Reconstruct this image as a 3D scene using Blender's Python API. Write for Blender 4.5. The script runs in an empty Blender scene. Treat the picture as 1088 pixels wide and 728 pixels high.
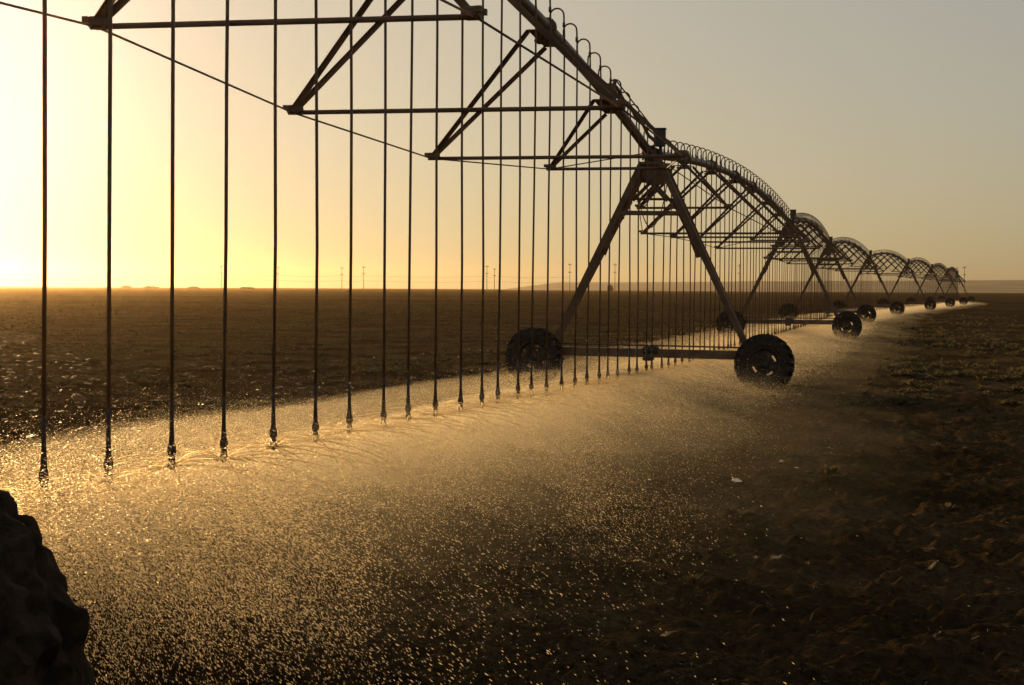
import bpy, math, random
import numpy as np
from mathutils import Vector, Matrix

rnd = random.Random(7)
rng = np.random.default_rng(11)
S = bpy.context.scene
C = S.collection
R = math.radians
F = 2000.0            # focal length in pixels of the 1088 wide photograph
PM = 54.35            # pixels per metre one span away
U = F / PM            # metres to the first tower
CAM_Z = 1.9
SUN_EL, SUN_AZ = 6.0, -18.3      # degrees; azimuth from +Y towards +X

# ------------------------------------------------------------------ helpers
class MB:
    def __init__(s): s.v = []; s.f = []; s.sm = []
    def add(s, v, f, smooth=False):
        o = len(s.v); s.v += [tuple(p) for p in v]
        s.f += [tuple(i + o for i in q) for q in f]; s.sm += [smooth] * len(f)
    def box(s, c, d, rot=None, bev=0.0):
        m = rot or Matrix.Identity(3); c = Vector(c)
        x, y, z = d[0] / 2, d[1] / 2, d[2] / 2
        b = min(bev, x * .9, y * .9, z * .9)
        if b <= 0:
            v = [c + m @ Vector((sx * x, sy * y, sz * z)) for sx in (-1, 1) for sy in (-1, 1) for sz in (-1, 1)]
            s.add(v, [(0, 1, 3, 2), (4, 6, 7, 5), (0, 4, 5, 1), (2, 3, 7, 6), (0, 2, 6, 4), (1, 5, 7, 3)]); return
        v = []; ring = []
        for zz, k in ((-z, b), (-z + b, 0), (z - b, 0), (z, b)):
            for px, py in ((x - k, y - b), (x - b, y - k), (-x + b, y - k), (-x + k, y - b), (-x + k, -y + b), (-x + b, -y + k), (x - b, -y + k), (x - k, -y + b)):
                v.append(c + m @ Vector((px, py, zz)))
        f = [tuple(range(7, -1, -1)), tuple(range(24, 32))]
        for r in range(3):
            for i in range(8):
                j = (i + 1) % 8; f.append((r * 8 + i, r * 8 + j, r * 8 + 8 + j, r * 8 + 8 + i))
        s.add(v, f)
    def tube(s, pts, r, n=8, cap=True, r2=None):
        pts = [Vector(p) for p in pts]; rings = []
        N = len(pts); up = None; v = []
        for i, p in enumerate(pts):
            t = (pts[min(i + 1, N - 1)] - pts[max(i - 1, 0)]).normalized()
            if up is None:
                a = Vector((0, 0, 1)) if abs(t.z) < .9 else Vector((1, 0, 0))
                up = t.cross(a).normalized()
            up = (up - t * up.dot(t)).normalized(); w = t.cross(up)
            rr = r if r2 is None else r + (r2 - r) * i / max(1, N - 1)
            if isinstance(r, (list, tuple)): rr = r[i]
            for k in range(n):
                a = 2 * math.pi * k / n
                v.append(p + up * (math.cos(a) * rr) + w * (math.sin(a) * rr))
        f = []
        for i in range(N - 1):
            for k in range(n):
                j = (k + 1) % n; f.append((i * n + k, i * n + j, i * n + n + j, i * n + n + k))
        o = len(f)
        if cap: f.append(tuple(range(n - 1, -1, -1))); f.append(tuple(range((N - 1) * n, N * n)))
        s.add(v, f, True)
        if cap: s.sm[-1] = s.sm[-2] = False
    def beam(s, a, b, w, h, up=(0, 0, 1)):
        a = Vector(a); b = Vector(b); t = (b - a).normalized()
        u = Vector(up); x = t.cross(u).normalized(); z = x.cross(t)
        m = Matrix((x, t, z)).transposed()
        s.box((a + b) / 2, (w, (b - a).length, h), m)
    def angle(s, a, b, w, th=.008, up=(0, 0, 1)):       # L-section bar
        a = Vector(a); b = Vector(b); t = (b - a).normalized()
        x = t.cross(Vector(up)).normalized(); z = x.cross(t)
        m = Matrix((x, t, z)).transposed()
        L = (b - a).length; c = (a + b) / 2
        s.box(c, (w, L, th), m); s.box(c + x * (w / 2 - th / 2) - z * (w / 2 + .0025), (th, L, w), m)
    def lathe(s, prof, c=(0, 0, 0), n=12, axis='z'):
        v = []; c = Vector(c)
        for r, h in prof:
            for k in range(n):
                a = 2 * math.pi * k / n; x, y = math.cos(a) * r, math.sin(a) * r
                v.append(c + (Vector((x, y, h)) if axis == 'z' else Vector((x, h, y))))
        f = []
        for i in range(len(prof) - 1):
            for k in range(n):
                j = (k + 1) % n; f.append((i * n + k, i * n + j, i * n + n + j, i * n + n + k))
        s.add(v, f, True)
    def mesh(s, name, m):
        me = bpy.data.meshes.new(name); me.from_pydata(s.v, [], s.f)
        me.polygons.foreach_set('use_smooth', s.sm); me.materials.append(m); me.update(); return me
    def build(s, name, m, parent=None): return link(name, s.mesh(name, m), parent)

def link(name, data, parent=None):
    o = bpy.data.objects.new(name, data); C.objects.link(o)
    if parent: o.parent = parent
    return o
def tag(o, label=None, cat=None, group=None, kind=None):
    if label: o['label'] = label
    if cat: o['category'] = cat
    if group: o['group'] = group
    if kind: o['kind'] = kind
    return o
def empty(name, loc=(0, 0, 0), rz=0): 
    o = bpy.data.objects.new(name, None); C.objects.link(o); o.location = loc; o.rotation_euler.z = rz
    o.empty_display_size = .3; return o
KIDS = {}
def children(o): return [c for c in C.objects if c.parent == o]
def copy_tree(o, parent=None):
    c = o.copy(); C.objects.link(c); c.parent = parent
    for ch in children(o): copy_tree(ch, c)
    return c
def np_mesh(name, v, faces, mat, smooth=False):
    me = bpy.data.meshes.new(name); v = np.asarray(v, np.float32); faces = np.asarray(faces, np.int32)
    k = faces.shape[1]
    me.vertices.add(len(v)); me.vertices.foreach_set('co', v.ravel())
    me.loops.add(faces.size); me.loops.foreach_set('vertex_index', faces.ravel())
    me.polygons.add(len(faces)); me.polygons.foreach_set('loop_start', np.arange(0, faces.size, k, dtype=np.int32))
    me.polygons.foreach_set('loop_total', np.full(len(faces), k, np.int32))
    me.polygons.foreach_set('use_smooth', np.full(len(faces), smooth))
    me.materials.append(mat); me.update(calc_edges=True); me.validate(); return me

# numpy value noise
_T = rng.random((256, 256))
def vnoise(x, y):
    xi = np.floor(x).astype(int); yi = np.floor(y).astype(int); fx = x - xi; fy = y - yi
    fx = fx * fx * (3 - 2 * fx); fy = fy * fy * (3 - 2 * fy)
    a = _T[xi & 255, yi & 255]; b = _T[(xi + 1) & 255, yi & 255]; c = _T[xi & 255, (yi + 1) & 255]; d = _T[(xi + 1) & 255, (yi + 1) & 255]
    return (a * (1 - fx) + b * fx) * (1 - fy) + (c * (1 - fx) + d * fx) * fy
def fbm(x, y, o=4, lac=2.1, g=.5):
    s = 0; a = 1; n = 0
    for k in range(o):
        s = s + a * vnoise(x + 17.3 * k, y + 9.1 * k); n += a; a *= g; x = x * lac; y = y * lac
    return s / n

# ------------------------------------------------------------------ materials
def mat(name, col, rough=.6, metal=0, var=.25, scale=8, bump=0, spec=.5, col2=None, detail=6):
    m = bpy.data.materials.new(name); m.use_nodes = True; nt = m.node_tree; N = nt.nodes; L = nt.links
    b = N['Principled BSDF']; b.inputs['Roughness'].default_value = rough; b.inputs['Metallic'].default_value = metal
    b.inputs['Specular IOR Level'].default_value = spec
    tc = N.new('ShaderNodeTexCoord'); no = N.new('ShaderNodeTexNoise'); no.inputs['Scale'].default_value = scale
    no.inputs['Detail'].default_value = detail; L.new(tc.outputs['Object'], no.inputs['Vector'])
    cr = N.new('ShaderNodeValToRGB'); cr.color_ramp.elements[0].position = .35; cr.color_ramp.elements[1].position = .68
    c2 = col2 or [c * (1 + var) for c in col]
    cr.color_ramp.elements[0].color = (*[c * (1 - var) for c in col], 1); cr.color_ramp.elements[1].color = (*c2, 1)
    L.new(no.outputs['Fac'], cr.inputs['Fac']); L.new(cr.outputs['Color'], b.inputs['Base Color'])
    if bump:
        bp = N.new('ShaderNodeBump'); bp.inputs['Strength'].default_value = bump; bp.inputs['Distance'].default_value = .02
        L.new(no.outputs['Fac'], bp.inputs['Height']); L.new(bp.outputs['Normal'], b.inputs['Normal'])
    return m
STEEL = mat('galvanised_steel', (.17, .088, .044), .7, .05, .35, 3)
PIPE = mat('weathered_pipe', (.15, .085, .046), .5, .12, .35, 2)
HOSE = mat('brown_hose', (.14, .062, .024), .55, 0, .3, 5)
PLASTIC = mat('dark_plastic', (.055, .03, .018), .8, 0, .3, 20)
RUBBER = mat('muddy_rubber', (.030, .021, .014), .9, 0, .5, 14, .4)
RIMM = mat('rim_steel', (.05, .035, .025), .75, .1, .5, 9)
ROCK = mat('dark_rock', (.040, .024, .014), .95, 0, .6, 12, 1, .1)
WOOD = mat('pole_wood', (.10, .07, .045), .8, 0, .3, 4)
BOXM = mat('box_paint', (.06, .045, .035), .6, .1, .2, 6)

def leaf_mat(name, col, tr, mixf=.45):
    m = bpy.data.materials.new(name); m.use_nodes = True; nt = m.node_tree; N = nt.nodes; L = nt.links
    b = N['Principled BSDF']; b.inputs['Roughness'].default_value = .6; b.inputs['Specular IOR Level'].default_value = .1
    out = N['Material Output']; t = N.new('ShaderNodeBsdfTranslucent'); mx = N.new('ShaderNodeMixShader'); mx.inputs[0].default_value = mixf
    g = N.new('ShaderNodeNewGeometry'); cr = N.new('ShaderNodeValToRGB')
    cr.color_ramp.elements[0].color = (*[c * .55 for c in col], 1); cr.color_ramp.elements[1].color = (*[c * 1.35 for c in col], 1)
    L.new(g.outputs['Random Per Island'], cr.inputs['Fac']); L.new(cr.outputs['Color'], b.inputs['Base Color'])
    t.inputs['Color'].default_value = (*tr, 1)
    L.new(b.outputs[0], mx.inputs[1]); L.new(t.outputs[0], mx.inputs[2]); L.new(mx.outputs[0], out.inputs['Surface'])
    return m
LEAF = leaf_mat('weed_leaf', (.040, .030, .013), (.055, .038, .012), .35)
LEAFY = leaf_mat('pale_leaf', (.075, .06, .03), (.13, .10, .045), .5)

# soil: dark, moist, cloddy
def soil():
    m = bpy.data.materials.new('soil'); m.use_nodes = True; nt = m.node_tree; N = nt.nodes; L = nt.links
    b = N['Principled BSDF']; g = N.new('ShaderNodeNewGeometry')
    n1 = N.new('ShaderNodeTexNoise'); n1.inputs['Scale'].default_value = .35; n1.inputs['Detail'].default_value = 8
    n2 = N.new('ShaderNodeTexNoise'); n2.inputs['Scale'].default_value = 14; n2.inputs['Detail'].default_value = 10; n2.inputs['Roughness'].default_value = .68
    n3 = N.new('ShaderNodeTexNoise'); n3.inputs['Scale'].default_value = .02; n3.inputs['Detail'].default_value = 5
    for n in (n1, n2, n3): L.new(g.outputs['Position'], n.inputs['Vector'])
    c1 = N.new('ShaderNodeValToRGB'); e = c1.color_ramp.elements
    e[0].position = .38; e[0].color = (.060, .038, .018, 1); e[1].position = .68; e[1].color = (.15, .092, .050, 1)
    c2 = N.new('ShaderNodeValToRGB'); e = c2.color_ramp.elements
    e[0].position = .35; e[0].color = (.45, .45, .45, 1); e[1].position = .7; e[1].color = (1.5, 1.4, 1.3, 1)
    c3 = N.new('ShaderNodeValToRGB'); e = c3.color_ramp.elements
    e[0].position = .35; e[0].color = (.75, .75, .7, 1); e[1].position = .65; e[1].color = (1.2, 1.25, 1.1, 1)
    L.new(n1.outputs['Fac'], c1.inputs[0]); L.new(n2.outputs['Fac'], c2.inputs[0]); L.new(n3.outputs['Fac'], c3.inputs[0])
    m1 = N.new('ShaderNodeMix'); m1.data_type = 'RGBA'; m1.blend_type = 'MULTIPLY'; m1.inputs[0].default_value = 1
    L.new(c1.outputs[0], m1.inputs[6]); L.new(c2.outputs[0], m1.inputs[7])
    m2 = N.new('ShaderNodeMix'); m2.data_type = 'RGBA'; m2.blend_type = 'MULTIPLY'; m2.inputs[0].default_value = 1
    L.new(m1.outputs[2], m2.inputs[6]); L.new(c3.outputs[0], m2.inputs[7]); L.new(m2.outputs[2], b.inputs['Base Color'])
    b.inputs['Roughness'].default_value = .5
    wt = N.new('ShaderNodeTexNoise'); wt.inputs['Scale'].default_value = 3.1; wt.inputs['Detail'].default_value = 7; L.new(g.outputs['Position'], wt.inputs['Vector'])
    wr = N.new('ShaderNodeMapRange'); wr.inputs[1].default_value = .63; wr.inputs[2].default_value = .76; wr.inputs[3].default_value = 0; wr.inputs[4].default_value = .02
    L.new(wt.outputs['Fac'], wr.inputs[0]); L.new(wr.outputs[0], b.inputs['Specular IOR Level'])
    bp = N.new('ShaderNodeBump'); bp.inputs['Strength'].default_value = 1; bp.inputs['Distance'].default_value = .07
    L.new(n2.outputs['Fac'], bp.inputs['Height']); L.new(bp.outputs['Normal'], b.inputs['Normal'])
    return m
SOIL = soil()

# ------------------------------------------------------------------ line of the machine
TP = [(-293, 0), (146, 1), (588, 2), (1005, 3), (1512, 4), (2096, 5), (2666, 6), (3230, 7), (3776, 8)]
TW = [Vector((x / PM, d * U, 0)) for x, d in TP]          # tower bases on the ground
HP = CAM_Z + 142 / PM                                      # pipe height at a tower
def line_x(y):                                             # x of the pipe line at a given y (array)
    return np.interp(y, [t.y for t in TW], [t.x for t in TW])
def off_line(x, y): return x - line_x(y)

# ------------------------------------------------------------------ ground
def ground_z(x, y):
    x = np.asarray(x, float); y = np.asarray(y, float); d = np.hypot(x, y)
    z = (fbm(x * .12, y * .12, 3) - .5) * .10
    clod = np.abs(fbm(x * 2.2, y * 2.2, 4) - .5) * 2
    fine = fbm(x * 9, y * 9, 3) - .5
    near = 1 / (1 + (d / 60) ** 2)
    lump = np.clip(fbm(x * 5.5 + 31, y * 5.5, 3) - .5, 0, 1)
    z += (clod * .10 + fine * .05 + lump * .22) * near
    z += (fbm(x * .7 + 5, y * .7, 3) - .5) * .12 * (1 / (1 + (d / 90) ** 2))
    o = off_line(x, y)                                     # wheel ruts are not along the pipe; damp, flattened strip under the spray
    return z - .03
yo = np.concatenate([np.linspace(1500, 460, 14), np.arange(450, 60, -1.25), np.arange(60, 8, -1.0), [7, 6, 5, 4, 3, 2.2, 1.6, 1.2, 1.0]])
dist = CAM_Z * F / yo
fine_az = np.degrees(np.arctan(np.arange(-640, 641, 2.6) / F))
az = np.radians(np.concatenate([np.arange(-180, -20, 4), fine_az, np.arange(20, 181, 4)]))
D_, A_ = np.meshgrid(dist, az, indexing='ij')
X_ = D_ * np.sin(A_); Y_ = D_ * np.cos(A_); Z_ = ground_z(X_, Y_)
v = np.stack([X_, Y_, Z_], -1).reshape(-1, 3); nr, nc = D_.shape
i = np.arange((nr - 1) * nc).reshape(nr - 1, nc)[:, :-1].ravel()
q = np.stack([i, i + 1, i + nc + 1, i + nc], 1)[:, ::-1]
# centre fan below the camera
v = np.vstack([v, [[0, 0, float(ground_z(0, 0))]]])
me = np_mesh('ground', v, q, SOIL, True)
g0 = link('ground', me); tag(g0, kind='structure')
fm = MB(); fm.add([v[-1]] + [v[k] for k in range(nc)], [(0, k + 2, k + 1) for k in range(nc - 1)]); 
inner = fm.build('ground', SOIL); tag(inner, kind='structure')

# far pale rise beyond the field, higher to the right
def hill_mat(name, a, b, sc):
    m = mat(name, a, .9, 0, .2, sc, 0, .1, b); return m
HILL = hill_mat('dry_grass', (.30, .22, .12), (.42, .31, .17), .01)
def hill(name, x0, x1, d0, d1, top, m, n=220, seed=0):
    v = []; f = []
    for k in range(n):
        px = x0 + (x1 - x0) * k / (n - 1)
        a = math.atan(px / F)
        h = top(px) + (float(vnoise(np.array(k * .35 + seed), np.array(3.3))) - .5) * 1.2
        for dd, hh in ((d0, -2.5), (d0 + (d1 - d0) * .35, h * .45), (d0 + (d1 - d0) * .7, h * .8), (d1, h), (d1 * 1.25, -5)):
            v.append((dd * math.tan(a), dd, hh))
    for k in range(n - 1):
        for j in range(4):
            f.append((k * 5 + j, k * 5 + 5 + j, k * 5 + 6 + j, k * 5 + 1 + j))
    mb = MB(); mb.add(v, f, True); o = mb.build(name, m); tag(o, kind='structure'); return o
def topf(px):   # metres at 3400 m
    t = min(max((px + 30) / 90, 0), 1); t = t * t * (3 - 2 * t)
    return CAM_Z + t * 3400 * (6.0 + 6.0 * max(0, px) / 544) / F - (1 - t) * 3
hill('hill', -1500, 1500, 1900, 3400, topf, HILL)

# ------------------------------------------------------------------ span of the pivot
NOZ_DROP = 3.0
STN = (.135, .275, .43, .57, .725, .865)
HALF = (1.0, 1.7, 1.72, 1.72, 1.7, 1.0)
DEEP = (1.08, 1.68, 1.72, 1.72, 1.68, 1.08)
def make_span(L, crest, rise, s0=0.0, label='', noz=.37, n=37, koff=.5):
    """runs along +Y from near tower (y=0) to far tower (y=L); rise = extra height at the near end; s0 = where the visible pipe begins"""
    root = empty('irrigation_span')
    tag(root, label, 'irrigation span', 'spans of the centre pivot')
    hz = lambda s: HP + rise * (1 - s) + 4 * crest * s * (1 - s)
    P = lambda s, dx=0, dz=0: Vector((dx, s * L, hz(s) + dz))
    m = MB(); ss = [s0 + (1 - s0) * k / 40 for k in range(41)]
    ss = [max(s, .006) if s0 == 0 else s for s in ss]; ss[-1] = .994
    m.tube([P(s) for s in ss], .088, 14)
    for s in [s for s in (.006, *STN, .994) if s >= s0]:                  # flanges
        a = P(s); t = (P(min(s + .01, 1)) - P(s - .01)).normalized()
        m.tube([a - t * .022, a + t * .022], .145, 14)
        m.tube([a - t * .06, a + t * .06], .112, 12)
    m.build('water_pipe', PIPE, root)
    nodes = {-1: [], 1: []}
    for s, w, d in zip(STN, HALF, DEEP):
        for sd in (-1, 1):
            e = (0, 0)
            if rise: e = {(.43, -1): (.02, .13), (.43, 1): (-.08, .13), (.57, -1): (-.03, -.04), (.57, 1): (.28, -.04), (.725, -1): (.03, .05), (.725, 1): (.24, .05)}.get((round(s, 3), sd), (0, 0))
            nodes[sd].append((s, P(s, sd * w + e[0], -d + e[1] - (s * (1 - s) if rise else 0))))
    for sd in (-1, 1):
        m = MB(); pts = [P(.012, sd * .07, -.06)] + [p for _, p in nodes[sd]] + [P(.988, sd * .07, -.06)]
        for a, b in zip(pts[:-1], pts[1:]):
            if b.y > s0 * L: m.tube([a, b], .011, 6)
        m.build('truss_rod', STEEL, root)
    for k, (s, w, d) in enumerate(zip(STN, HALF, DEEP)):
        if s < s0 - .02: continue
        a = nodes[-1][k][1]; b = nodes[1][k][1]
        m = MB(); m.tube([a + Vector((-.05, 0, 0)), b + Vector((.05, 0, 0))], .026, 8)
        for q_, sd in ((a, -1), (b, 1)):
            m.box(q_ + Vector((sd * -.03, 0, .03)), (.15, .19, .10), bev=.02)
            m.box(q_ + Vector((sd * .05, .09, .05)), (.05, .06, .05)); m.box(q_ + Vector((sd * .05, -.09, .05)), (.05, .06, .05))
        m.build('spreader_bar', STEEL, root)
        ds = .6 / L
        m = MB(); c = P(s, 0, -.16)
        t = (P(s + .01) - P(s - .01)).normalized()
        m.beam(P(s - ds, 0, -.15), P(s + ds, 0, -.15), .30, .012, (0, 0, 1))
        m.beam(P(s - ds * .8, 0, -.125), P(s + ds * .8, 0, -.125), .02, .05)
        m.box(P(s, 0, -.20), (.30, .30, .03)); m.box(P(s, 0, -.12), (.03, .5, .14))
        m.build('gusset_plate', STEEL, root)
        for sd in (-1, 1):
            nd = nodes[sd][k][1] + Vector((sd * -.05, 0, .05))
            for e in (-1, 1):
                m = MB(); m.angle(nd + Vector((0, e * .05, 0)), P(s + e * ds, sd * .13, -.165), .055, .007, (0, 1, 0))
                m.build('diagonal_brace', STEEL, root)
    # goosenecks with drops
    for k in range(n):
        s = (k + koff) / n
        if s < s0: continue
        z = hz(s); zt = z + .30; x1 = .20; y = s * L + (rnd.uniform(-.06, .06) if L else 0)
        zb = noz + rise * (1 - s) + rnd.uniform(-.025, .025)
        jx, jy = rnd.uniform(-.022, .022), rnd.uniform(-.03, .03)
        m = MB(); pts = [(0, y, z + .07), (0, y, zt - .08)]
        for a in range(1, 8):
            t = math.pi * a / 8; pts.append((.1 - .1 * math.cos(t), y, zt - .08 + .1 * math.sin(t)))
        pts += [(x1, y, zt - .08), (x1 + .01, y, z - .1)]
        for q_ in (.25, .5, .75):
            pts.append((x1 + .01 + jx * q_ + .005 * math.sin(q_ * 6 + k), y + jy * q_, z - .1 + (zb + .36 - z + .1) * q_))
        pts.append((x1 + jx, y + jy, zb + .36))
        m.tube(pts, .0135, 6)
        m.tube([(x1, y, z + .12), (x1, y, z + .05)], .021, 6); m.tube([(0, y, z + .06), (0, y, z + .13)], .024, 6)
        o = m.build('sprinkler_drop', HOSE, root)
        m = MB(); b = Vector((x1 + jx, y + jy, zb))
        m.lathe([(.0, .40), (.0145, .40), (.0145, .22), (.017, .16), (.021, .09), (.030, .06), (.032, .035), (.028, .012), (.020, .004), (.018, -.02), (.022, -.024), (.022, -.034), (0, -.034)], b, 12)
        m.lathe([(0, -.050), (.016, -.054), (.037, -.062), (.037, -.070), (.020, -.084), (.012, -.096), (0, -.096)], b, 12)
        for a in (0, 2.1, 4.2): m.tube([b + Vector((.017 * math.cos(a), .017 * math.sin(a), .0)), b + Vector((.028 * math.cos(a), .028 * math.sin(a), -.064))], .0065, 5)
        m.build('nozzle', PLASTIC, o)
        NOZ_LOCAL.setdefault(root.name, []).append(b)
    return root
NOZ_LOCAL = {}
NOZZLES = []
def place_span(root, k, src):
    a, b = TW[k], TW[k + 1]; d = b - a
    root.location = a; root.rotation_euler.z = -math.atan2(d.x, d.y); sc = d.length / LREF[src]
    root.scale = (1, sc, 1)
    M = Matrix.Translation(a) @ Matrix.Rotation(-math.atan2(d.x, d.y), 4, 'Z')
    for p in NOZ_LOCAL[src]: NOZZLES.append(M @ Vector((p.x, p.y * sc, p.z)))
LREF = {}
L0 = (TW[1] - TW[0]).length; L1 = (TW[2] - TW[1]).length
span0 = make_span(L0, 1.15, .55, .16, 'nearest pipe span, cut by the top edge, its long hoses hanging before the bright sky', koff=.1)
LREF[span0.name] = L0; place_span(span0, 0, span0.name)
span1 = make_span(L1, .58, 0, 0, '')
n1 = span1.name; LREF[n1] = L1
SPL = ['second pipe span, long arch falling from the nearest wheeled tower to the next one',
       'third pipe span, short steep hump with dense hoses right of the long arch',
       'fourth span from the camera, rounded arch just right of the steep third hump',
       'fifth span from the camera, widest of the small distant arches',
       'sixth span, small arch between the widest distant arch and the last two humps',
       'seventh span from the camera, tiny hump second from the far end of the line',
       'last span, the smallest arch at the far right end of the machine']
copies = [span1] + [copy_tree(span1) for _ in range(6)]
for k, (o, lb) in enumerate(zip(copies, SPL)):
    place_span(o, k + 1, n1); o['label'] = lb

# ------------------------------------------------------------------ drive tower
def tyre_mesh(ro=.53, w=.30):
    m = MB(); ri = .31; n = 48; h = w / 2
    m.lathe([(ri, -h * .72), (ri + .05, -h * .98), (ro - .09, -h), (ro - .035, -h * .84), (ro - .025, 0), (ro - .035, h * .84), (ro - .09, h), (ro - .0 - (ro - ri - .05), h * .98), (ri, h * .72), (ri - .01, 0), (ri, -h * .72)], (0, 0, 0), n, 'y')
    nl = 19
    for k in range(nl):
        for sd in (-1, 1):
            a = 2 * math.pi * (k + (.5 if sd > 0 else 0)) / nl
            for j, (yy, da, rr) in enumerate(((.22, 0, .026), (.55, .06, .020), (.88, .12, .002))):
                aa = a + da
                c = Vector((math.cos(aa) * (ro + rr - .02), sd * h * yy, math.sin(aa) * (ro + rr - .02)))
                rot = Matrix.Rotation(-aa, 3, 'Y') @ Matrix.Rotation(sd * .55, 3, 'X')
                m.box(c, (.085, h * .5, .05), rot)
    return m
def rim_mesh():
    m = MB()
    m.lathe([(.315, -.11), (.325, -.125), (.30, -.12), (.285, -.08), (.27, 0), (.285, .08), (.30, .12), (.325, .125), (.315, .11), (.275, .07), (.262, 0), (.275, -.07), (.315, -.11)], (0, 0, 0), 32, 'y')
    # disc with four slots: ring + hub + webs
    n = 64; y0 = -.02; holes = [50, -40, -130, 140]
    def open_(a): 
        a = math.degrees(a)
        return any(abs((a - h + 180) % 360 - 180) < 15 for h in holes)
    rs = (.09, .195, .235, .268)
    for k in range(n):
        a0, a1 = 2 * math.pi * k / n, 2 * math.pi * (k + 1) / n; am = (a0 + a1) / 2
        for r0, r1 in zip(rs[:-1], rs[1:]):
            if r0 == .195 and open_(am): continue
            v = [(r * math.cos(a), y, r * math.sin(a)) for y in (y0, y0 + .012) for r, a in ((r0, a0), (r1, a0), (r1, a1), (r0, a1))]
            m.add(v, [(0, 1, 2, 3), (7, 6, 5, 4), (1, 5, 6, 2), (0, 3, 7, 4), (0, 4, 5, 1), (2, 6, 7, 3)])
    m.lathe([(0, -.10), (.07, -.10), (.085, -.08), (.085, .10), (.11, .12), (.11, .16), (0, .16)], (0, 0, 0), 20, 'y')
    for k in range(8):
        a = k * math.pi / 4; m.tube([(math.cos(a) * .13, -.05, math.sin(a) * .13), (math.cos(a) * .13, -.015, math.sin(a) * .13)], .012, 6)
    return m
def make_tower():
    root = empty('drive_tower'); WB = 2.25; zb = .66
    top = HP - .28
    m = MB(); m.box((0, 0, zb), (2 * WB - .5, .17, .17), bev=.01)
    for sd in (-1, 1): m.box((sd * (WB - .22), .02, zb - .06), (.34, .30, .30), bev=.03)
    m.build('base_beam', STEEL, root)
    for sx in (-1, 1):
        for sy in (-1, 1):
            m = MB(); m.angle((sx * (WB - .32), sy * .09, zb + .08), (sx * .17, sy * .42, top + .12), .115, .012, (0, sy, 0))
            m.build('leg', STEEL, root)
        m = MB()
        m.tube([(sx * .62, -.32, 3.30), (sx * .62, .32, 3.30)], .025, 6)
        for sy in (-1, 1):
            m.angle((sx * .95, -sy * .24, 2.55), (sx * .45, sy * .34, 3.62), .05, .006, (1, 0, 0))
        m.build('leg_brace', STEEL, root)
    m = MB()
    m.box((0, 0, top + .10), (.46, .98, .06), bev=.01); m.box((0, 0, top + .20), (.30, .5, .13), bev=.02)
    for sy in (-1, 1):
        m.angle((-.62, sy * .33, 3.42), (.66, sy * .33, 3.42), .06, .007)
        m.box((0, sy * .34, top - .10), (.36, .04, .34)); m.angle((-.34, sy * .36, top - .62), (.16, sy * .36, top - .1), .06, .007, (0, 1, 0)); m.angle((.34, sy * .38, top - .62), (-.16, sy * .38, top - .1), .06, .007, (0, 1, 0))
    m.tube([(-.58, -.1, 3.66), (.60, -.1, 3.66)], .028, 6)
    m.build('tower_head', STEEL, root)
    m = MB(); m.tube([(0, -.32, HP), (0, -.12, HP + .02), (0, .12, HP + .02), (0, .32, HP)], .115, 14)
    for y in (-.3, -.12, .12, .3): m.tube([(0, y - .02, HP), (0, y + .02, HP)], .16, 14)
    m.build('pipe_joint', RUBBER, root)
    m = MB(); m.box((.14, -.12, HP + .33), (.20, .16, .33), bev=.015); m.box((.14, -.12, HP + .51), (.23, .19, .03), bev=.01)
    m.tube([(.14, -.12, HP + .17), (.14, -.12, HP - .1)], .03, 8); m.tube([(.06, -.12, HP + .2), (-.12, -.14, HP + .14), (-.2, -.1, HP - .1)], .02, 6)
    m.build('control_box', BOXM, root)
    m = MB(); m.tube([(-WB + .2, -.04, zb + .15), (WB - .2, -.04, zb + .15)], .019, 6)
    m.build('drive_shaft', STEEL, root)
    m = MB(); m.box((.02, 0, zb + .05), (.34, .24, .17), bev=.05); m.box((-.02, -.04, zb - .11), (.22, .18, .08), bev=.03)
    m.lathe([(0, -.26), (.07, -.26), (.085, -.23), (.085, .02), (0, .02)], (.07, .05, zb + .09), 16, 'y')
    m.build('gear_motor', BOXM, root)
    m = MB()
    for x0_, x1_, dz in ((-.35, -.02, .55), (-.30, .25, .95)):
        pts = []
        for k in range(13):
            t = k / 12; pts.append((x0_ + (x1_ - x0_) * t, -.25 + .5 * t, HP - .45 - dz * math.sin(math.pi * t) ** .7))
        m.tube(pts, .011, 5)
    m.build('cable', HOSE, root)
    tm = tyre_mesh().mesh('wheel', RUBBER); rm = rim_mesh().mesh('rim', RIMM)
    for sx in (-1, 1):
        w = link('wheel', tm, root); w.location = (sx * WB, -.24, .515 + (0.03 if sx < 0 else 0)); w.rotation_euler.y = R(20 * sx)
        link('rim', rm, w)
    return root
TWL = ['nearest and tallest drive tower, steel A-frame on two big lugged tyres',
       'second drive tower, its right tyre in bright spray just behind the nearest tower',
       'third drive tower, small dark A-frame between the steep hump and the rounded arch',
       'fourth drive tower, where the rounded arch meets the widest distant arch',
       'fifth drive tower from the camera, at the right foot of the widest distant arch',
       'sixth drive tower from the camera, a tiny A-frame left of the last two humps',
       'seventh drive tower, a tiny frame between the last two humps',
       'last drive tower at the far right end of the machine, carrying the short end boom']
tw0 = make_tower()
towers = [tw0] + [copy_tree(tw0) for _ in range(7)]
for k, (o, lb) in enumerate(zip(towers, TWL)):
    a = TW[k + 1]; d = (TW[min(k + 2, 8)] - TW[k]).normalized()
    o.location = a + Vector((0, 0, -.01)); o.rotation_euler = (0, R(.7 if k == 0 else rnd.uniform(-.4, .4)), -math.atan2(d.x, d.y) + (R(.5) if k == 0 else 0))
    tag(o, lb, 'drive tower', 'wheeled towers of the centre pivot')
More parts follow.
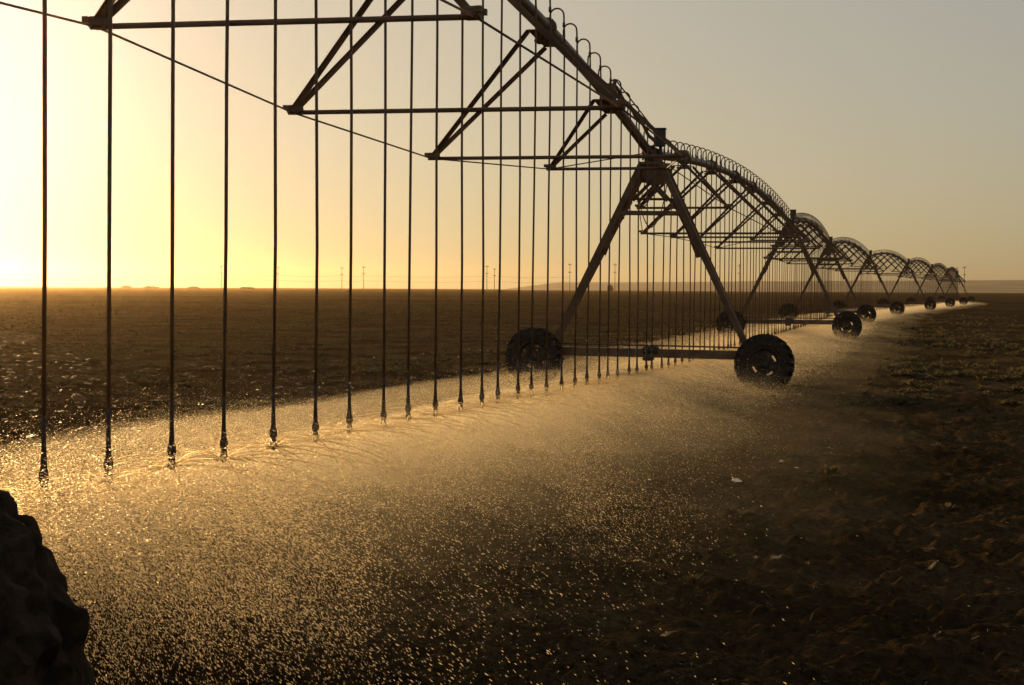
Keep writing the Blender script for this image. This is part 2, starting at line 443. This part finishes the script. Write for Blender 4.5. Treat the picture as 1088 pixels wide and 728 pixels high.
# post and stay cable near the first tower's joint (belongs to the first span)
m = MB(); sz = lambda s: HP + .55 * (1 - s) + 4.6 * s * (1 - s)
s1 = .868
m.box((0, s1 * L0, sz(s1) + .12), (.22, .34, .26), bev=.03); m.tube([(.05, s1 * L0 + .1, sz(s1) + .2), (.09, s1 * L0 + .1, sz(s1) + .34)], .035, 8)
m.tube([(.09, s1 * L0 + .1, sz(s1) + .33), (.16, L0 - .25, HP + .40)], .013, 6)
pts = [Vector((.10, s_ * L0, sz(s_) + .19 + .03 * math.sin(s_ * 160))) for s_ in np.linspace(s1, .992, 16)]
m.tube(pts, .035, 7)
m.build('stay_cable', STEEL, span0)

# end boom beyond the last tower, dropping to the right
boom = empty('end_boom', TW[8]); d = (TW[8] - TW[7]).normalized(); boom.rotation_euler.z = -math.atan2(d.x, d.y)
tag(boom, 'short tapering end boom with stay cables past the last tower', 'end boom')
m = MB(); m.tube([(0, .3, HP), (0, 8, HP - .5), (0, 14, HP - 1.6)], .07, 8); m.build('boom_pipe', PIPE, boom)
for sx in (-1, 1):
    m = MB(); m.tube([(sx * .1, 0, HP + 1.0), (0, 13.5, HP - 1.5)], .02, 5); m.tube([(sx * .1, 0, HP + 1.0), (0, 7, HP - .35)], .02, 5); m.build('stay_cable', STEEL, boom)
m = MB(); m.tube([(0, 0, HP + .1), (0, 0, HP + 1.05)], .04, 6); m.build('stay_post', STEEL, boom)
m = MB(); m.tube([(0, 14, HP - 1.6), (0, 14, HP - 1.2), (.1, 14.4, HP - 1.0)], .05, 6); m.build('end_gun', PLASTIC, boom)

# ------------------------------------------------------------------ boulder, lower left, close to the camera
def make_rock():
    import bmesh
    from mathutils import noise
    bm = bmesh.new(); bmesh.ops.create_icosphere(bm, subdivisions=6, radius=1)
    for p in bm.verts:
        c = p.co.copy()
        n = noise.fractal(c * 1.3 + Vector((3.1, 1, 5)), 1.0, 2.0, 5) * .22
        cell = noise.voronoi(c * 2.3 + Vector((1, 2, 0)))[0]; n += (cell[1] - cell[0]) * -.10 + .04
        cl = noise.voronoi(c * 5.1 + Vector((4, 2, 7)))[0]; n += (cl[1] - cl[0]) * .07 + noise.fractal(c * 7, 1.0, 2.0, 4) * .06
        p.co = c * (1 + n)
        p.co.x = math.copysign(abs(p.co.x) ** .6, p.co.x) * .70; p.co.y *= .75; p.co.z = math.copysign(abs(p.co.z) ** .82, p.co.z) * .86
        p.co.z += .42
    me = bpy.data.meshes.new('boulder'); bm.to_mesh(me); bm.free(); me.materials.append(ROCK)
    me.polygons.foreach_set('use_smooth', [False] * len(me.polygons)); me.update()
    return link('boulder', me)
rock = make_rock(); rock.location = (-2.15, 6.0, .055); rock.rotation_euler.z = R(35)
tag(rock, 'big dark jagged boulder cut off by the lower left corner of the picture', 'boulder')

# ------------------------------------------------------------------ poles, wires and bushes on the skyline
def make_pole(h=15.5):
    root = empty('utility_pole')
    m = MB(); m.tube([(0, 0, 0), (0, 0, h)], .28, 8, r2=.18); m.build('pole', WOOD, root)
    for z, w in ((h - 1.0, 2.6), (h - 5.2, 2.2)):
        m = MB(); m.box((0, 0, z), (w, .25, .28)); m.build('crossarm', WOOD, root)
        for x in (-w / 2 + .2, 0, w / 2 - .2):
            m = MB(); m.lathe([(0, .14), (.14, .14), (.20, .3), (.14, .42), (.18, .52), (0, .6)], (x, 0, z), 6); m.build('insulator', BOXM, root)
    return root
poles = [(235, 283, 'leftmost utility pole, faint in the bright haze left of the fourth hose'),
         (295, 284, 'faint utility pole right of the fifth hose on the left skyline'),
         (363, 285, 'utility pole on the skyline hard by the seventh hose from the left'),
         (386, 284, 'utility pole between the seventh and eighth hose from the left'),
         (517, 283, 'taller pole of the close pair on the skyline left of the left tyre'),
         (525, 286, 'shorter pole of the close pair on the skyline left of the left tyre'),
         (605, 281, 'utility pole with two crossarms seen left of the nearest tower leg'),
         (653, 281, 'utility pole with two crossarms seen between the legs of the nearest tower'),
         (785, 282, 'utility pole seen through the hoses under the long second arch'),
         (915, 284, 'pole just above the rounded fourth arch'),
         (1024, 284, 'rightmost thin pole, right of the last tower of the machine')]
pp = make_pole(); PD = 1500.
plist = []
for k, (px, py, lb) in enumerate(poles):
    o = pp if k == 0 else copy_tree(pp)
    yh = 307.8 + (px - 544) * .0058
    zt = CAM_Z + (yh - py) * PD / F
    o.location = ((px - 544) / F * PD, PD, 0); o.scale.z = zt / 15.5; plist.append((o.location.x, zt))
    tag(o, lb, 'utility pole', 'utility poles on the skyline')
for hz_, lb in ((.60, 'upper thin overhead wire running along the left skyline'), (.34, 'lower thin overhead wire running along the left skyline')):
    m = MB(); xs = [-520] + [p[0] for p in plist[:7]]
    for a, b in zip(xs[:-1], xs[1:]):
        m.tube([(a + (b - a) * t, PD - .4, 15.5 * hz_ + 2 - 1.0 * math.sin(math.pi * t)) for t in np.linspace(0, 1, 7)], .07, 4)
    tag(m.build('overhead_wire', HOSE), lb, 'wire', 'overhead wires')

def leaf_cloud(n, rad, cz, leaf, m, name, parent=None, flat=1.0, rr=rng):
    p = rr.normal(size=(n, 3)); p /= np.linalg.norm(p, axis=1)[:, None]; p *= (rr.random((n, 1)) ** .45)
    lump = 1 + .35 * (fbm(p[:, 0] * 2 + 9, p[:, 1] * 2 + p[:, 2] * 3 + 7, 3)[:, None] - .5) * 2
    p = p * lump * rad; p[:, 2] = p[:, 2] * flat + cz
    a = rr.normal(size=(n, 3)); a /= np.linalg.norm(a, axis=1)[:, None]; b = rr.normal(size=(n, 3)); b = np.cross(a, b); b /= np.linalg.norm(b, axis=1)[:, None]
    L = leaf * (.6 + .8 * rr.random((n, 1)))
    v = np.stack([p - a * L, p + b * L * .45, p + a * L, p - b * L * .45], 1).reshape(-1, 3)
    f = np.arange(4 * n).reshape(n, 4)
    return link(name, np_mesh(name, v, f, m), parent)
for k, (px, w, h, lb) in enumerate(((134, 7, 2.4, 'rounded dark bush on the skyline right of the second hose'),
        (160, 11, 2.2, 'wide low bush on the skyline left of the third hose'), (205, 9, 2.1, 'low bush on the skyline right of the third hose'), (262, 10, 2.0, 'low bush on the skyline between the fourth and fifth hose'),
        (648, 4, 5.5, 'small upright bush on the pale rise between the legs of the nearest tower'))):
    root = empty('bush', ((px - 544) / F * 1300, 1300, 0)); tag(root, lb, 'bush', 'bushes on the skyline')
    o = leaf_cloud(900, w / 2, h * .35, .5, LEAF, 'foliage', root, flat=h / w)
    m = MB(); m.tube([(0, 0, -.3), (.1, 0, h * .3), (.3, .1, h * .6)], .18, 6, r2=.06); m.build('stem', WOOD, root)

# ------------------------------------------------------------------ low plants of the field
def tufts(n, ylo, yhi, xlo, xhi, size, blades, m, name, dens=None, up=.6):
    yo_ = rng.uniform(ylo, yhi, n * 12); px = rng.uniform(xlo, xhi, n * 12)
    d = CAM_Z * F / yo_; x = px / F * d; keep = np.ones(len(d), bool)
    if dens is not None: keep = rng.random(len(d)) < dens(x, d)
    x = x[keep][:n]; y = d[keep][:n]; n = len(x)
    z = ground_z(x, y); sc = size * (.5 + rng.random(n)) * np.clip((y / 25) ** .5, .7, 2.6)
    B = blades; a = rng.uniform(0, 2 * np.pi, (n, B)); el = rng.uniform(.25, 1.3, (n, B)) * up
    ln = sc[:, None] * rng.uniform(.5, 1.1, (n, B)); w = ln * rng.uniform(.12, .3, (n, B))
    dx = np.cos(a) * np.cos(el); dy = np.sin(a) * np.cos(el); dz = np.sin(el)
    px_ = -np.sin(a); py_ = np.cos(a)
    bx = x[:, None] + rng.normal(size=(n, B)) * sc[:, None] * .25; by = y[:, None] + rng.normal(size=(n, B)) * sc[:, None] * .25; bz = z[:, None] - .005
    P0 = np.stack([bx, by, bz + 0 * bx], -1)
    mid = P0 + np.stack([dx, dy, dz], -1) * (ln * .55)[..., None]
    tip = P0 + np.stack([dx, dy, dz * .7], -1) * ln[..., None]
    sd = np.stack([px_, py_, 0 * px_], -1) * w[..., None]
    v = np.stack([P0, mid + sd, tip, mid - sd], 2).reshape(-1, 3)
    f = np.arange(len(v)).reshape(-1, 4)
    return np_mesh(name, v, f, m), n
def dn_all(x, y): 
    k = fbm(x * .25, y * .12, 3); return np.clip((k - .42) * 4, .06, 1)
me, _ = tufts(34000, 3, 440, -620, 620, .045, 6, LEAF, 'ground_cover', dn_all)
tag(link('ground_cover', me), 'sparse low weeds and stubble over the dark soil', 'ground cover', kind='stuff')
def dn_right(x, y):
    o = off_line(x, y); k = fbm(x * 2.4 + 4, y * 1.6, 3); k2 = fbm(x * .16, y * .1, 2)
    return (o > 4.2) * np.clip((k - .61) * 7, 0, 1) * np.clip((k2 - .3) * 3, 0, 1)
me, _ = tufts(3600, 26, 125, 250, 620, .12, 9, LEAFY, 'leafy_crop', dn_right, .8)
tag(link('leafy_crop', me), 'patchy rows of pale leafy crop on the right beyond the wet strip', 'crop', kind='stuff')
def dn_left(x, y):
    k = fbm(x * 1.0 + 40, y * .45, 3); return (off_line(x, y) < -5) * np.clip((k - .53) * 7, 0, .9)
me, _ = tufts(9000, 8, 140, -620, 280, .10, 7, LEAFY, 'leafy_crop', dn_left, .5)
tag(link('leafy_crop', me), 'scattered low leafy crop in the dark field left of the machine', 'crop', kind='stuff')
def ground_at(px, py):
    yh = 307.8 + (px - 544) * .0058; d = CAM_Z * F / (py - yh); return (px - 544) / F * d, d
for px, py, s, lb in ((880, 515, .16, 'bushiest pale weed on the right foreground soil'), (862, 468, .10, 'small pale weed upslope of the bushiest weed'),
                      (985, 400, .13, 'pale weed among the leafy rows at right'), (925, 417, .13, 'lone pale weed near the edge of the wet strip behind the bushiest weed'), (998, 476, .09, 'small weed alone on dark soil at the right'), (1008, 540, .09, 'small weed on dark soil low at the right'),
                      (1020, 440, .10, 'small pale weed at the right below the leafy rows'), (735, 545, .12, 'weed at the ragged near edge of the wet strip'),
                      (740, 630, .07, 'small curled dry weed in the dark foreground soil'), (700, 620, .05, 'tiny pale weed left of the curled dry weed')):
    x, y = ground_at(px, py); z = float(ground_z(x, y)); B = 42; mb = MB()
    root = empty('weed_plant', (x, y, z)); tag(root, lb, 'weed', 'weeds in the foreground')
    for _ in range(B):
        a = rnd.uniform(0, 6.28); r0 = rnd.uniform(0, s * .7); e = rnd.uniform(.2, 1.2); l = s * rnd.uniform(.5, 1.0); w = l * .22
        b0 = Vector((math.cos(a) * r0, math.sin(a) * r0, rnd.uniform(0, s * .35))); dv = Vector((math.cos(a) * math.cos(e), math.sin(a) * math.cos(e), math.sin(e))) * l
        sdv = Vector((-math.sin(a), math.cos(a), 0)) * w
        mb.add([b0, b0 + dv * .5 + sdv, b0 + dv + Vector((0, 0, -l * .15)), b0 + dv * .5 - sdv], [(0, 1, 2, 3)])
    mb.build('leaves', LEAFY, root)
    mb = MB()
    for _ in range(5):
        a = rnd.uniform(0, 6.28); mb.tube([(0, 0, -.01), (math.cos(a) * s * .3, math.sin(a) * s * .3, s * .45)], .004, 4)
    mb.build('stem', LEAF, root)

# puddles
def water_mat():
    m = bpy.data.materials.new('puddle_water'); m.use_nodes = True; b = m.node_tree.nodes['Principled BSDF']
    b.inputs['Base Color'].default_value = (.03, .025, .02, 1); b.inputs['Roughness'].default_value = .06; b.inputs['IOR'].default_value = 1.33
    N = m.node_tree.nodes; L = m.node_tree.links
    n = N.new('ShaderNodeTexNoise'); n.inputs['Scale'].default_value = 14; g = N.new('ShaderNodeNewGeometry'); L.new(g.outputs['Position'], n.inputs['Vector'])
    bp = N.new('ShaderNodeBump'); bp.inputs['Strength'].default_value = .15; bp.inputs['Distance'].default_value = .01
    L.new(n.outputs[0], bp.inputs['Height']); L.new(bp.outputs[0], b.inputs['Normal']); return m
WATER = water_mat()
for px, py, w, l in ((838, 494, .07, .42), (843, 490, .03, .3), (782, 516, .08, .2), (770, 514, .04, .12), (795, 519, .03, .10)):
    x, y = ground_at(px, py); n = 26
    v = [(x, y, 0)]
    for k in range(n):
        a = 2 * math.pi * k / n; rr = 1 + .45 * (float(vnoise(np.array(math.cos(a) * 1.7 + x * 3), np.array(math.sin(a) * 1.7 + y * 3))) - .5) * 2
        v.append((x + math.cos(a) * w * rr, y + math.sin(a) * l * rr, 0))
    xs = np.array([p[0] for p in v]); ys = np.array([p[1] for p in v]); zz = float(np.percentile(ground_z(xs, ys), 72)) + .003
    mb = MB(); mb.add([(p[0], p[1], zz) for p in v], [(0, k + 1, (k + 1) % n + 1) for k in range(n)])
    tag(mb.build('puddle', WATER), kind='structure')

# ------------------------------------------------------------------ spray
def drop_mat():
    m = bpy.data.materials.new('water_drops'); m.use_nodes = True; nt = m.node_tree; N = nt.nodes; L = nt.links
    out = N['Material Output']; N.remove(N['Principled BSDF'])
    t = N.new('ShaderNodeBsdfTranslucent'); t.inputs['Color'].default_value = (.95, .80, .56, 1)
    g = N.new('ShaderNodeBsdfRefraction'); g.inputs['Roughness'].default_value = .38; g.inputs['IOR'].default_value = 1.15; g.inputs['Color'].default_value = (1, .88, .66, 1)
    x = N.new('ShaderNodeBsdfTransparent'); mx = N.new('ShaderNodeMixShader'); mx.inputs[0].default_value = .2
    L.new(t.outputs[0], mx.inputs[1]); L.new(g.outputs[0], mx.inputs[2])
    m2 = N.new('ShaderNodeMixShader'); m2.inputs[0].default_value = .8; L.new(x.outputs[0], m2.inputs[1]); L.new(mx.outputs[0], m2.inputs[2])
    L.new(m2.outputs[0], out.inputs['Surface']); return m
DROPS = drop_mat(); JET = drop_mat(); JET.name = 'water_jet'
[nd for nd in JET.node_tree.nodes if nd.type == 'MIX_SHADER'][0].inputs[0].default_value = .75
[nd for nd in JET.node_tree.nodes if nd.type == 'MIX_SHADER'][1].inputs[0].default_value = .95
GR = 9.81
def droplets(noz, mult=1.0):
    V = []; 
    for p in noz:
        if p.y < 6: continue
        n = int(mult * 30000 * min(1, 16 / p.y) ** 1.45 * (2.1 if p.y < 13 else 1.2 if p.y < 17 else 1))
        az_ = rng.uniform(0, 2 * np.pi, n)
        st = rng.random(n) < .35; az_[st] = np.round(az_[st] / (2 * np.pi / 14)) * (2 * np.pi / 14) + rng.normal(size=st.sum()) * .02
        v0 = rng.uniform(4.0, 9.0, n); el = np.radians(rng.normal(9, 6, n)); v0[st] = rng.normal(7.8, .3, st.sum()); el[st] = np.radians(rng.normal(10, 1.5, st.sum()))
        vx = v0 * np.cos(el); vz = v0 * np.sin(el); z0 = p.z - .06
        tl = (vz + np.sqrt(vz * vz + 2 * GR * z0)) / GR
        t = tl * rng.random(n) ** .7
        k = .35                                             # drag
        hx = vx * (1 - np.exp(-k * 2 * t)) / (k * 2); z = z0 + vz * t - .5 * GR * t * t
        x = p.x + hx * np.cos(az_); y = p.y + hx * np.sin(az_)
        jit = rng.normal(size=(n, 3)) * .03 * (t / .3)[:, None] * (~st)[:, None]
        P = np.stack([x, y, z], 1) + jit
        vel = np.stack([vx * np.cos(az_) * .6, vx * np.sin(az_) * .6, vz - GR * t], 1)
        kn = fbm(P[:, 0] * .55 + P[:, 1] * .10 + 3, P[:, 1] * .30 - P[:, 0] * .1, 3)
        side = P[:, 0] - line_x(P[:, 1])
        ok = (P[:, 2] > .0) & (P[:, 1] > 7.2) & (rng.random(n) < np.clip((kn - .40) * 5.0, .16, 1) * np.clip(1.25 - np.abs(side) / 5.2, .1, 1)); P = P[ok]; vel = vel[ok]; n = len(P)
        # thin out close to the camera axis: drops further away drawn at least a few mm
        u = vel / np.linalg.norm(vel, axis=1)[:, None]
        r = rng.normal(size=(n, 3)); w = np.cross(u, r); w /= np.linalg.norm(w, axis=1)[:, None]; q = np.cross(u, w)
        base = np.interp(P[:, 1], [8, 11.5, 16, 24, 40, 90], [.72, .64, .50, .58, .85, 1.5]) * np.clip(rng.lognormal(0, .33, n), .4, 1.9)
        a = (base * .0085)[:, None]; b = (base * .0026)[:, None]
        V.append(np.stack([P - u * a, P + u * a, P + w * b, P - w * b * .5 + q * b * .86, P - w * b * .5 - q * b * .86], 1).reshape(-1, 3))
    v = np.vstack(V); n = len(v) // 5
    f = np.array([[0, 2, 3], [0, 3, 4], [0, 4, 2], [1, 3, 2], [1, 4, 3], [1, 2, 4]])
    F_ = (np.arange(n)[:, None, None] * 5 + f[None]).reshape(-1, 3)
    return v, F_
v, f = droplets(NOZZLES)
tag(link('water_spray', np_mesh('water_spray', v, f, DROPS)), 'glittering backlit water droplets falling from the row of nozzles', 'spray', kind='stuff')
print('droplets', len(v) // 5)
# jets: the thin curved streams leaving each deflector plate
mb = MB()
for p in NOZZLES:
    if p.y > 90 or p.y < 7.5: continue
    for k in range(20):
        rj = rnd.uniform(.018, .034)
        a = 2 * math.pi * k / 20 + rnd.uniform(-.05, .05); st_ = k % 3 == 0; v0 = rnd.uniform(2.0, 2.9) if st_ else rnd.uniform(3.5, 5.5); e = R(rnd.uniform(18, 36) if st_ else rnd.uniform(-2, 11)); rj = rj * 1.2 if st_ else rj; pts = []
        for j in range(9):
            t = j * rj; pts.append((p.x + v0 * math.cos(e) * t * math.cos(a), p.y + v0 * math.cos(e) * t * math.sin(a), p.z - .07 + v0 * math.sin(e) * t - .5 * GR * t * t))
        if min(q_[1] for q_ in pts) < 7: continue
        mb.tube(pts, .0052 if p.y < 30 else .0065, 4, False, r2=.0022)
tag(mb.build('water_jets', JET), 'fine curved streams of water leaving the nozzle plates', 'water jets', kind='stuff')

# mist: low mounds of fine spray along the pipe line, real volume
def vol_mat(name, dens, g, col=(1, .97, .92)):
    m = bpy.data.materials.new(name); m.use_nodes = True; nt = m.node_tree; N = nt.nodes; N.remove(N['Principled BSDF'])
    p = N.new('ShaderNodeVolumePrincipled'); p.inputs['Density'].default_value = dens; p.inputs['Anisotropy'].default_value = g
    p.inputs['Color'].default_value = (*col, 1); nt.links.new(p.outputs[0], N['Material Output'].inputs['Volume'])
    return m
def mist(name, half, extra, m, y0, y1, seed, lab):
    ys = []; y = y0
    while y < y1: ys.append(y); y *= 1.018
    ys = np.array(ys); K = 25; V = []
    for j, y in enumerate(ys):
        cx = float(line_x(y)) + .2
        height = .37 + .55 * max(0, 1 - y / U) + extra
        end = min(1, (y - y0) / 6.0 + .02, (y1 - y) / 6 + .02)
        wl = half * (1 + .35 * (float(fbm(np.array(y * .35 + seed), np.array(1.7), 3)) - .5)); wr = half * (1 + .5 * (float(fbm(np.array(y * .3 + seed), np.array(8.7), 3)) - .5))
        for k in range(K):
            t = -1 + 2 * k / (K - 1); w = wl if t < 0 else wr
            h = height * (1 - abs(t) ** 1.7) * (.75 + .6 * (float(fbm(np.array(cx * .5 + t * 3 + seed), np.array(y * .5), 3)) - .3)) * end
            V.append((cx + t * w, y, .012 + max(h, .0)))
        for k in range(K):
            t = 1 - 2 * k / (K - 1); w = wl if t < 0 else wr
            V.append((cx + t * w, y, -.12))
    n = 2 * K; Fq = []
    for j in range(len(ys) - 1):
        for k in range(n):
            l = (k + 1) % n; Fq.append((j * n + k, j * n + l, j * n + n + l, j * n + n + k))
    e = (len(ys) - 1) * n
    mb = MB(); mb.add(V, Fq + [tuple(range(n - 1, -1, -1)), tuple(range(e, e + n))], False)
    o = mb.build(name, m); tag(o, lab, 'mist', kind='stuff')
yend = TW[8].y + 6
mist('mist', 4.9, .16, vol_mat('mist_outer', .0085, .78, (1, .88, .66)), 9.6, yend, 3.1, 'pale golden mist of fine spray over the whole wet strip')
mist('mist', 2.8, -.02, vol_mat('mist_inner', .030, .78, (1, .88, .66)), 10.8, yend, 17.7, 'denser glowing mist hugging the row of nozzles')

# haze of the evening air
hb = MB(); hb.box((0, 1600, 18), (5200, 4600, 44)); 
hz = hb.build('haze', vol_mat('haze_air', .00008, .92, (1, .68, .34))); tag(hz, kind='stuff')

# ------------------------------------------------------------------ light
el, azs = R(SUN_EL), R(SUN_AZ)
sd = Vector((math.sin(azs) * math.cos(el), math.cos(azs) * math.cos(el), math.sin(el)))
W = bpy.data.worlds.new('World'); S.world = W; W.use_nodes = True; nt = W.node_tree; N = nt.nodes; L = nt.links
bg = N['Background']; sky = N.new('ShaderNodeTexSky'); sky.sky_type = 'NISHITA'; sky.sun_disc = False
sky.sun_elevation = el; sky.sun_rotation = azs; sky.altitude = 300; sky.air_density = 1.12; sky.dust_density = 2.0; sky.ozone_density = 1.0
# the film's soft response to the very wide range of an evening sky, then the pale aureole round the sun
gm = N.new('ShaderNodeGamma'); gm.inputs[1].default_value = .4; L.new(sky.outputs[0], gm.inputs[0])
tc = N.new('ShaderNodeTexCoord'); vm = N.new('ShaderNodeVectorMath'); vm.operation = 'DOT_PRODUCT'; vm.inputs[1].default_value = sd
L.new(tc.outputs['Generated'], vm.inputs[0]); mx0 = N.new('ShaderNodeMath'); mx0.operation = 'MAXIMUM'; mx0.inputs[1].default_value = 0; L.new(vm.outputs['Value'], mx0.inputs[0])
pw = N.new('ShaderNodeMath'); pw.operation = 'POWER'; pw.inputs[1].default_value = 220; L.new(mx0.outputs[0], pw.inputs[0])
au = N.new('ShaderNodeMix'); au.data_type = 'RGBA'; au.inputs[6].default_value = (0, 0, 0, 1); au.inputs[7].default_value = (1.8, 2.2, 3.0, 1); L.new(pw.outputs[0], au.inputs[0])
ad = N.new('ShaderNodeMix'); ad.data_type = 'RGBA'; ad.blend_type = 'ADD'; ad.inputs[0].default_value = 1; L.new(gm.outputs[0], ad.inputs[6]); L.new(au.outputs[2], ad.inputs[7])
sp = N.new('ShaderNodeSeparateXYZ'); cb = N.new('ShaderNodeCombineXYZ'); L.new(ad.outputs[2], sp.inputs[0])
def mth(op, a, b):
    q = N.new('ShaderNodeMath'); q.operation = op
    for i_, w_ in enumerate((a, b)):
        if isinstance(w_, (int, float)): q.inputs[i_].default_value = w_
        else: L.new(w_, q.inputs[i_])
    return q.outputs[0]
for ch, capv in enumerate((5.1, 5.0, 5.2)):                 # soft shoulder: the brightest sky rolls off instead of clipping
    c_ = sp.outputs[ch]
    den = mth('POWER', mth('ADD', mth('POWER', mth('DIVIDE', c_, capv), 3.0), 1.0), 1 / 3)
    L.new(mth('MULTIPLY', mth('DIVIDE', c_, den), (1.01, 1.02, 1.02)[ch]), cb.inputs[ch])
L.new(cb.outputs[0], bg.inputs['Color']); bg.inputs['Strength'].default_value = .14
sl = bpy.data.lights.new('sun', 'SUN'); sl.energy = 3.0; sl.angle = R(.5); sl.color = (1, .66, .30)
so = bpy.data.objects.new('sun', sl); C.objects.link(so); so.rotation_euler = sd.to_track_quat('Z', 'Y').to_euler(); so.location = (-30, 60, 40)

# ------------------------------------------------------------------ camera
cd = bpy.data.cameras.new('camera'); cam = bpy.data.objects.new('camera', cd); C.objects.link(cam); S.camera = cam
cd.sensor_fit = 'HORIZONTAL'; cd.sensor_width = 36; cd.lens = F / 1088 * 36; cd.clip_end = 20000; cd.clip_start = .1
pitch = math.atan((364 - 306.4) / F)
cam.matrix_world = Matrix.Translation((0, 0, CAM_Z)) @ Matrix.Rotation(R(90) - pitch, 4, 'X') @ Matrix.Rotation(R(.33), 4, 'Z')

S.render.engine = 'CYCLES'; S.cycles.max_bounces = 6; S.cycles.volume_bounces = 0; S.cycles.transparent_max_bounces = 24
S.cycles.sample_clamp_indirect = 4; S.cycles.sample_clamp_direct = 20
S.view_settings.view_transform = 'Standard'; S.view_settings.look = 'None'; S.view_settings.gamma = 1; S.view_settings.exposure = .5

# dry straw and stubble crumbs lying on the near soil
STRAW = mat('dry_straw', (.14, .10, .055), .8, 0, .5, 3, 0, .1)
n = 1100
yo_ = rng.uniform(95, 440, n); px = rng.uniform(-620, 640, n); d_ = CAM_Z * F / yo_; x = px / F * d_; y = d_
z = ground_z(x, y); L_ = rng.uniform(.008, .035, n); a = rng.uniform(0, 6.28, n); e = rng.normal(0, .35, n); w = .0014 + .0016 * rng.random(n)
p = np.stack([x, y, z + .008 + .02 * rng.random(n)], 1); u = np.stack([np.cos(a) * np.cos(e), np.sin(a) * np.cos(e), np.sin(e)], 1) * L_[:, None]
s_ = np.stack([-np.sin(a), np.cos(a), 0 * a], 1) * w[:, None]; t_ = np.array([0, 0, 1.]) * w[:, None]
v = np.stack([p - u - s_, p - u + s_, p - u + t_ * 1.5, p + u - s_, p + u + s_, p + u + t_ * 1.5], 1).reshape(-1, 3)
ff = np.array([[0, 1, 4], [0, 4, 3], [1, 2, 5], [1, 5, 4], [2, 0, 3], [2, 3, 5]]); F_ = (np.arange(n)[:, None, None] * 6 + ff[None]).reshape(-1, 3)
tag(link('straw', np_mesh('straw', v, F_, STRAW)), 'bits of dry straw and stubble strewn over the dark foreground soil', 'straw', kind='stuff')
